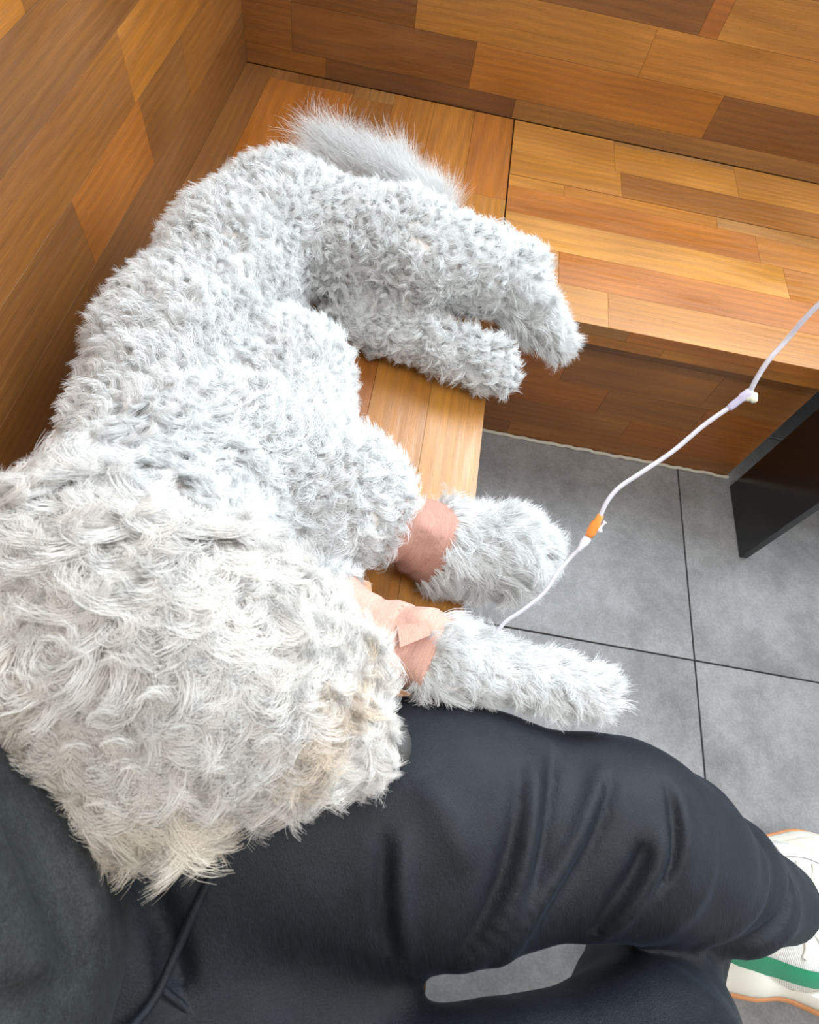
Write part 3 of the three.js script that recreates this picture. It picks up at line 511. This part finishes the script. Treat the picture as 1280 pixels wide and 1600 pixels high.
// brown tear stains in the coat between cheek and muzzle, and in a parting of the ear hair
const STAINS = [[0.502, 0.66, 1.45, 0.012], [0.50, 0.67, 1.468, 0.014], [0.497, 0.68, 1.486, 0.014], [0.494, 0.685, 1.504, 0.014], [0.489, 0.69, 1.522, 0.016], [0.48, 0.685, 1.538, 0.016], [0.352, 0.69, 1.575, 0.01], [0.36, 0.675, 1.59, 0.01]];
function stain(q) { let s = 0; for (const [x, y, z, w] of STAINS) { const d = Math.hypot(q.x - x, (q.y - y) * 0.5, q.z - z) + 0.008 * noise3(q.x * 60, q.y * 60, q.z * 60); s = Math.max(s, sstep(d, w * 1.4, w * 0.6)); } return s * 0.7; }
function growFur(geo, sdf, bones, seed) {
  const r = rng(seed), p = geo.attributes.position, idx = geo.index, a = V(), b = V(), c = V(), q = V();
  let left = 0;
  for (let t = 0; t < idx.count; t += 3) {
    a.fromBufferAttribute(p, idx.getX(t)); b.fromBufferAttribute(p, idx.getX(t + 1)); c.fromBufferAttribute(p, idx.getX(t + 2));
    const area = V().crossVectors(b.clone().sub(a), c.clone().sub(a)).length() * 0.5 * 1e4;
    left += area * 8;                                          // candidates: eight to the square centimetre, thinned to the bone's own density
    while (left > 1) {
      left--;
      let u = r(), v = r(); if (u + v > 1) { u = 1 - u; v = 1 - v; }
      q.copy(a).addScaledVector(b.clone().sub(a), u).addScaledVector(c.clone().sub(a), v);
      const keep = r();
      let best = null, bd = 1e9, W = 0, L = 0, D = 0; const col = [0, 0, 0], f = V();
      for (const o of bones) {
        const d = boneDist(o, q.x, q.y, q.z); if (d < bd) { bd = d; best = o; }
        const w = Math.exp(-Math.max(d, -0.05) / 0.011); W += w; L += w * o.l; D += w * o.d; for (let k = 0; k < 3; k++) col[k] += w * o.c[k]; f.x += w * o.f[0]; f.y += w * o.f[1]; f.z += w * o.f[2];
      }
      L /= W; D /= W; if (best.t === 'none' || keep * 8 > D) continue;
      const n = gradient(sdf, q.x, q.y, q.z, 0.004);
      if (BANDAGES.some(([A, B]) => { const ax = V(...B).sub(V(...A)), l = ax.length(), p = q.clone().sub(V(...A)), t = p.dot(ax) / l; return t > 0.002 && t < l - 0.012 && p.addScaledVector(ax, -t / l).length() < 0.085; })) continue;
      if (n.y < -0.55 || q.x < 0.02 || (q.y < SEAT + 0.008 && q.x < 0.65)) continue;
      if (trouserSDF(q.x, q.y, q.z) < -0.003) continue;
      const kind = KINDS[best.t], jit = 0.3, F = best.t === 'fluff' ? 20 : 34, S = best.t === 'wisp' ? 0.2 : 1.0;
      f.multiplyScalar(1 / W).add(V(S * noise3(q.x * F, q.y * F, q.z * F + 9) + (r() - 0.5) * 2 * jit, S * noise3(q.x * F + 31, q.y * F, q.z * F) + (r() - 0.5) * 2 * jit, S * noise3(q.x * F, q.y * F + 57, q.z * F) + (r() - 0.5) * 2 * jit));
      f.addScaledVector(n, -f.dot(n)); if (f.lengthSq() < 1e-4) f.set(n.y, -n.x, 0.1); f.normalize();
      const up = n.clone(), side = V().crossVectors(f, up).normalize(), ang = (r() - 0.5) * 0.9;
      const fx = f.clone().multiplyScalar(Math.cos(ang)).addScaledVector(side, Math.sin(ang)), sz = V().crossVectors(fx, up);
      const s = L / kind.unit * (0.75 + 0.55 * r());
      const clump = noise3(q.x * 30, q.y * 30, q.z * 30);
      const m = new THREE.Matrix4().makeBasis(fx.multiplyScalar(s), up.multiplyScalar(s * (0.95 + 0.25 * clump)), sz.multiplyScalar(s)).setPosition(q);
      const tone = 0.98 + 0.03 * r(), st = stain(q);
      (placed[best.t] ??= []).push([m, col.map((k, i) => Math.min(0.975, lerp(k / W, BUFF[i], st) * tone))]);
    }
  }
}
growFur(dogG, dogSDF, bodyBones, 77);
growFur(tailG, tailSDF, tailBones, 78);
const furMat = new THREE.MeshPhysicalMaterial({ name: 'white_hair', color: '#ffffff', roughness: 0.5, specularIntensity: 1, alphaHash: true, opacity: 0.48 });
const tailMat = furMat.clone(); tailMat.opacity = 0.75;
for (const [t, list] of Object.entries(placed)) {
  const K = KINDS[t], col = new THREE.Color();
  for (let i = 0; i < K.count; i++) {
    const mine = list.filter((_, j) => j % K.count === i), m = new THREE.InstancedMesh(K.make(i), t === 'wisp' ? tailMat : furMat, mine.length);
    mine.forEach(([mat, c], j) => { m.setMatrixAt(j, mat); m.setColorAt(j, col.setRGB(...c)); });
    m.name = 'fur'; m.userData.kind = 'stuff'; m.castShadow = m.receiveShadow = true; dog.add(m);
  }
}

// nose, bandages
mesh('nose', planarUV((() => { const g = new THREE.SphereGeometry(0.02, 24, 16); g.scale(0.85, 0.9, 1.25); g.translate(0.572, 0.612, 1.512); return g; })()), new THREE.MeshStandardMaterial({ name: 'dark_nose', color: '#3a3735', roughness: 0.55 }), dog);
const crepe = (tone) => { const t = texture(256, 256, (u, v) => { const a = vnoise(u * 90, v * 6, 90, 6, 501), b = vnoise(u * 70, v * 70, 70, 70, 502), k = 0.9 + (a - 0.5) * 0.12 + (b - 0.5) * 0.1; return [k, k, k]; }); return new THREE.MeshStandardMaterial({ name: 'crepe_bandage', color: tone, map: t, bumpMap: t, bumpScale: 0.0005, roughness: 0.85 }); };
// a sleeve of overlapping turns around the line a-b
function wrap(a, b, ra, rb, turns, seed) {
  const r = rng(seed), A = V(...a), ax = V(...b).sub(A), L = ax.length(); ax.normalize(); const e1 = V().crossVectors(ax, Y).normalize(), e2 = V().crossVectors(ax, e1), nu = 64, nv = 48, P = [], T = [], I = [], ph = r() * 6;
  for (let j = 0; j <= nv; j++) for (let i = 0; i <= nu; i++) {
    const an = i / nu * 6.2832, t = j / nv, lap = ((t * turns + an / 6.2832 + ph) % 1 + 1) % 1, rr = lerp(ra, rb, t) + 0.0022 * lap + 0.0012 * Math.sin(an * 3 + t * 9 + ph), p = A.clone().addScaledVector(ax, t * L).addScaledVector(e1, Math.cos(an) * rr).addScaledVector(e2, Math.sin(an) * rr);
    P.push(p.x, p.y, p.z); T.push(t * L / 0.05, an * rr / 0.05);
  }
  for (let j = 0; j < nv; j++) for (let i = 0; i < nu; i++) { const q = j * (nu + 1) + i; I.push(q, q + 1, q + nu + 2, q, q + nu + 2, q + nu + 1); }
  const g = new THREE.BufferGeometry(); g.setAttribute('position', new THREE.Float32BufferAttribute(P, 3)); g.setAttribute('uv', new THREE.Float32BufferAttribute(T, 2)); g.setIndex(I); g.computeVertexNormals(); return g;
}
{
  const pinkBrown = crepe('#b98a7b'), peach = crepe('#d8a898'), beige = crepe('#d0a585');
  const sleeve = (a, b, off, turns) => {          // follows the leg, with the edges of the overlapping turns standing proud
    const A = V(...a), ax = V(...b).sub(A), L = ax.length(); ax.normalize(); const e1 = V().crossVectors(ax, Y).normalize(), e2 = V().crossVectors(ax, e1);
    const f = (x, y, z) => { const p = V(x, y, z).sub(A), t = p.dot(ax), an = Math.atan2(p.dot(e2), p.dot(e1)) / 6.2832, lap = ((t / L * turns + an) % 1 + 1) % 1; return Math.max(dogSDF(x, y, z) - off - 0.0025 * lap - 0.0008 * noise3(x * 90, y * 90, z * 90), -t, t - L, Math.hypot(...p.addScaledVector(ax, -t)) - 0.085); };
    const B = V(...b), lo = [0, 1, 2].map((k) => Math.min(A.getComponent(k), B.getComponent(k)) - 0.07), hi = [0, 1, 2].map((k) => Math.max(A.getComponent(k), B.getComponent(k)) + 0.07);
    const g = surfaceNets(f, lo, hi, 0.003); g.computeVertexNormals(); const p = g.attributes.position, uv = new Float32Array(p.count * 2); for (let i = 0; i < p.count; i++) { const q = V().fromBufferAttribute(p, i).sub(A); uv[2 * i] = q.dot(ax) / 0.05; uv[2 * i + 1] = Math.atan2(q.dot(e2), q.dot(e1)) * 0.9; } g.setAttribute('uv', new THREE.BufferAttribute(uv, 2)); return g;
  };
  mesh('bandage', sleeve(...BANDAGES[0], 0.003, 3), pinkBrown, dog).userData.label = 'dusty pink crepe bandage on upper foreleg';
  const b = mesh('bandage', sleeve(...BANDAGES[1], 0.003, 4), peach, dog); b.userData.label = 'peach crepe bandage on lower foreleg';
  // loose square end of the peach tape, bent up from the wrap
  const P = [], I = [], T = [], nx = 10, ny = 10, q = [[0.556, 0.596, 1.382], [0.585, 0.604, 1.368], [0.592, 0.618, 1.395], [0.562, 0.612, 1.412]].map((p) => V(...p));
  for (const h of [0, 0.0012]) for (let j = 0; j <= ny; j++) for (let i = 0; i <= nx; i++) { const u = i / nx, v = j / ny, p = q[0].clone().lerp(q[1], u).lerp(q[3].clone().lerp(q[2], u), v); p.y += 0.006 * Math.sin(v * 2.6) + h; P.push(p.x, p.y, p.z); T.push(u * 0.6, v * 0.6); }
  const n1 = (nx + 1) * (ny + 1); for (const o of [0, n1]) for (let j = 0; j < ny; j++) for (let i = 0; i < nx; i++) { const a = o + j * (nx + 1) + i, c = a + nx + 1; if (o) I.push(a, c, c + 1, a, c + 1, a + 1); else I.push(a, c + 1, c, a, a + 1, c + 1); }
  const g = new THREE.BufferGeometry(); g.setAttribute('position', new THREE.Float32BufferAttribute(P, 3)); g.setAttribute('uv', new THREE.Float32BufferAttribute(T, 2)); g.setIndex(I); g.computeVertexNormals();
  mesh('tape_end', g, peach, b);
  mesh('tape_roll', mergeGeometries([wrap([0.507, 0.512, 1.305], [0.506, 0.505, 1.345], 0.015, 0.0145, 2, 63), new THREE.SphereGeometry(0.0145, 24, 12, 0, 6.2832, 0, 1.5708).rotateX(Math.PI / 2).scale(1, 1, 0.5).translate(0.506, 0.505, 1.345)]), beige, dog).userData.label = 'beige rolled end of the dressing';
}
// ---------------------------------------------------------------- infusion line
{
  const line = group('infusion_line'); tag(line, 'clear infusion tube with orange connector running to the bandaged foreleg', 'tube');
  const clear = new THREE.MeshPhysicalMaterial({ name: 'soft_clear_plastic', color: '#e9e7f0', roughness: 0.22, transmission: 0.45, thickness: 0, clearcoat: 0.6, clearcoatRoughness: 0.1 });
  const milky = new THREE.MeshPhysicalMaterial({ name: 'milky_plastic', color: '#eceaf4', roughness: 0.3, transmission: 0.25, thickness: 0, clearcoat: 0.5 });
  const orange = new THREE.MeshPhysicalMaterial({ name: 'orange_plastic', color: '#f0903a', roughness: 0.35, clearcoat: 0.4 });
  const curve = (...p) => new THREE.CatmullRomCurve3(p.map((q) => V(...q)));
  const hollow = (c, r, n = 80) => mergeGeometries([new THREE.TubeGeometry(c, n, r, 12), new THREE.TubeGeometry(c, n, r * 0.55, 8)]);
  mesh('tube', hollow(curve([0.63, 0.575, 1.395], [0.661, 0.595, 1.380], [0.674, 0.610, 1.361], [0.689, 0.620, 1.349], [0.709, 0.635, 1.329], [0.719, 0.645, 1.309], [0.728, 0.650, 1.295], [0.739, 0.660, 1.281]), 0.0022), clear, line);
  mesh('tube', hollow(curve([0.751, 0.690, 1.253], [0.754, 0.700, 1.241], [0.762, 0.710, 1.228], [0.781, 0.725, 1.213], [0.808, 0.745, 1.192], [0.831, 0.770, 1.170], [0.850, 0.790, 1.156]), 0.0025), clear, line);
  mesh('tube', hollow(curve([0.858, 0.810, 1.152], [0.857, 0.820, 1.148], [0.859, 0.840, 1.138], [0.867, 0.860, 1.126], [0.868, 0.885, 1.123], [0.872, 0.905, 1.12], [0.90, 0.97, 1.10], [0.96, 1.1, 1.02], [1.05, 1.4, 0.85], [1.1, 1.6, 0.7]), 0.0025, 160), clear, line);
  // a turned fitting along a line: list of [share of length, radius]
  const turned = (a, b, prof) => { const A = V(...a), d = V(...b).sub(A), g = new THREE.LatheGeometry(prof.map(([t, r]) => new THREE.Vector2(r, t * d.length())), 20); g.applyQuaternion(new THREE.Quaternion().setFromUnitVectors(Y, d.clone().normalize())); g.translate(A.x, A.y, A.z); return g; };
  mesh('luer_fitting', turned([0.738, 0.659, 1.283], [0.748, 0.671, 1.266], [[0, 0.001], [0, 0.0024], [0.2, 0.0028], [0.5, 0.0048], [0.75, 0.0048], [0.78, 0.0032], [1, 0.0034], [1, 0.001]]), milky, line);
  const oc = mesh('connector', turned([0.7465, 0.669, 1.268], [0.7515, 0.691, 1.252], [[0, 0.001], [0, 0.0045], [0.12, 0.0047], [0.18, 0.0055], [0.6, 0.0055], [0.7, 0.004], [1, 0.0036], [1, 0.001]]), orange, line); oc.userData.label = 'orange tube connector';
  mesh('side_port', mergeGeometries([turned([0.749, 0.676, 1.265], [0.757, 0.679, 1.261], [[0, 0.002], [0.4, 0.0022], [0.5, 0.0042], [0.9, 0.0042], [1, 0.001]]), turned([0.755, 0.679, 1.262], [0.759, 0.684, 1.255], [[0, 0.001], [0.1, 0.0014], [0.8, 0.0014], [0.85, 0.0024], [1, 0.0018], [1, 0]])]), milky, oc);
  const y2 = mesh('injection_port', turned([0.849, 0.788, 1.157], [0.859, 0.812, 1.151], [[0, 0.001], [0, 0.0034], [0.1, 0.0036], [0.55, 0.0038], [0.6, 0.0046], [0.9, 0.0044], [1, 0.003], [1, 0.001]]), new THREE.MeshPhysicalMaterial({ name: 'lilac_plastic', color: '#dcd8f4', roughness: 0.25, transmission: 0.2, thickness: 0, clearcoat: 0.6 }), line);
  mesh('port_cap', turned([0.857, 0.804, 1.155], [0.866, 0.809, 1.156], [[0, 0.001], [0, 0.003], [0.4, 0.0035], [0.5, 0.0052], [0.85, 0.0052], [1, 0.0036], [1, 0]]), new THREE.MeshStandardMaterial({ name: 'pale_rubber', color: '#e6ead8', roughness: 0.6 }), y2);
}
// ---------------------------------------------------------------- render
renderer.render(scene, camera);
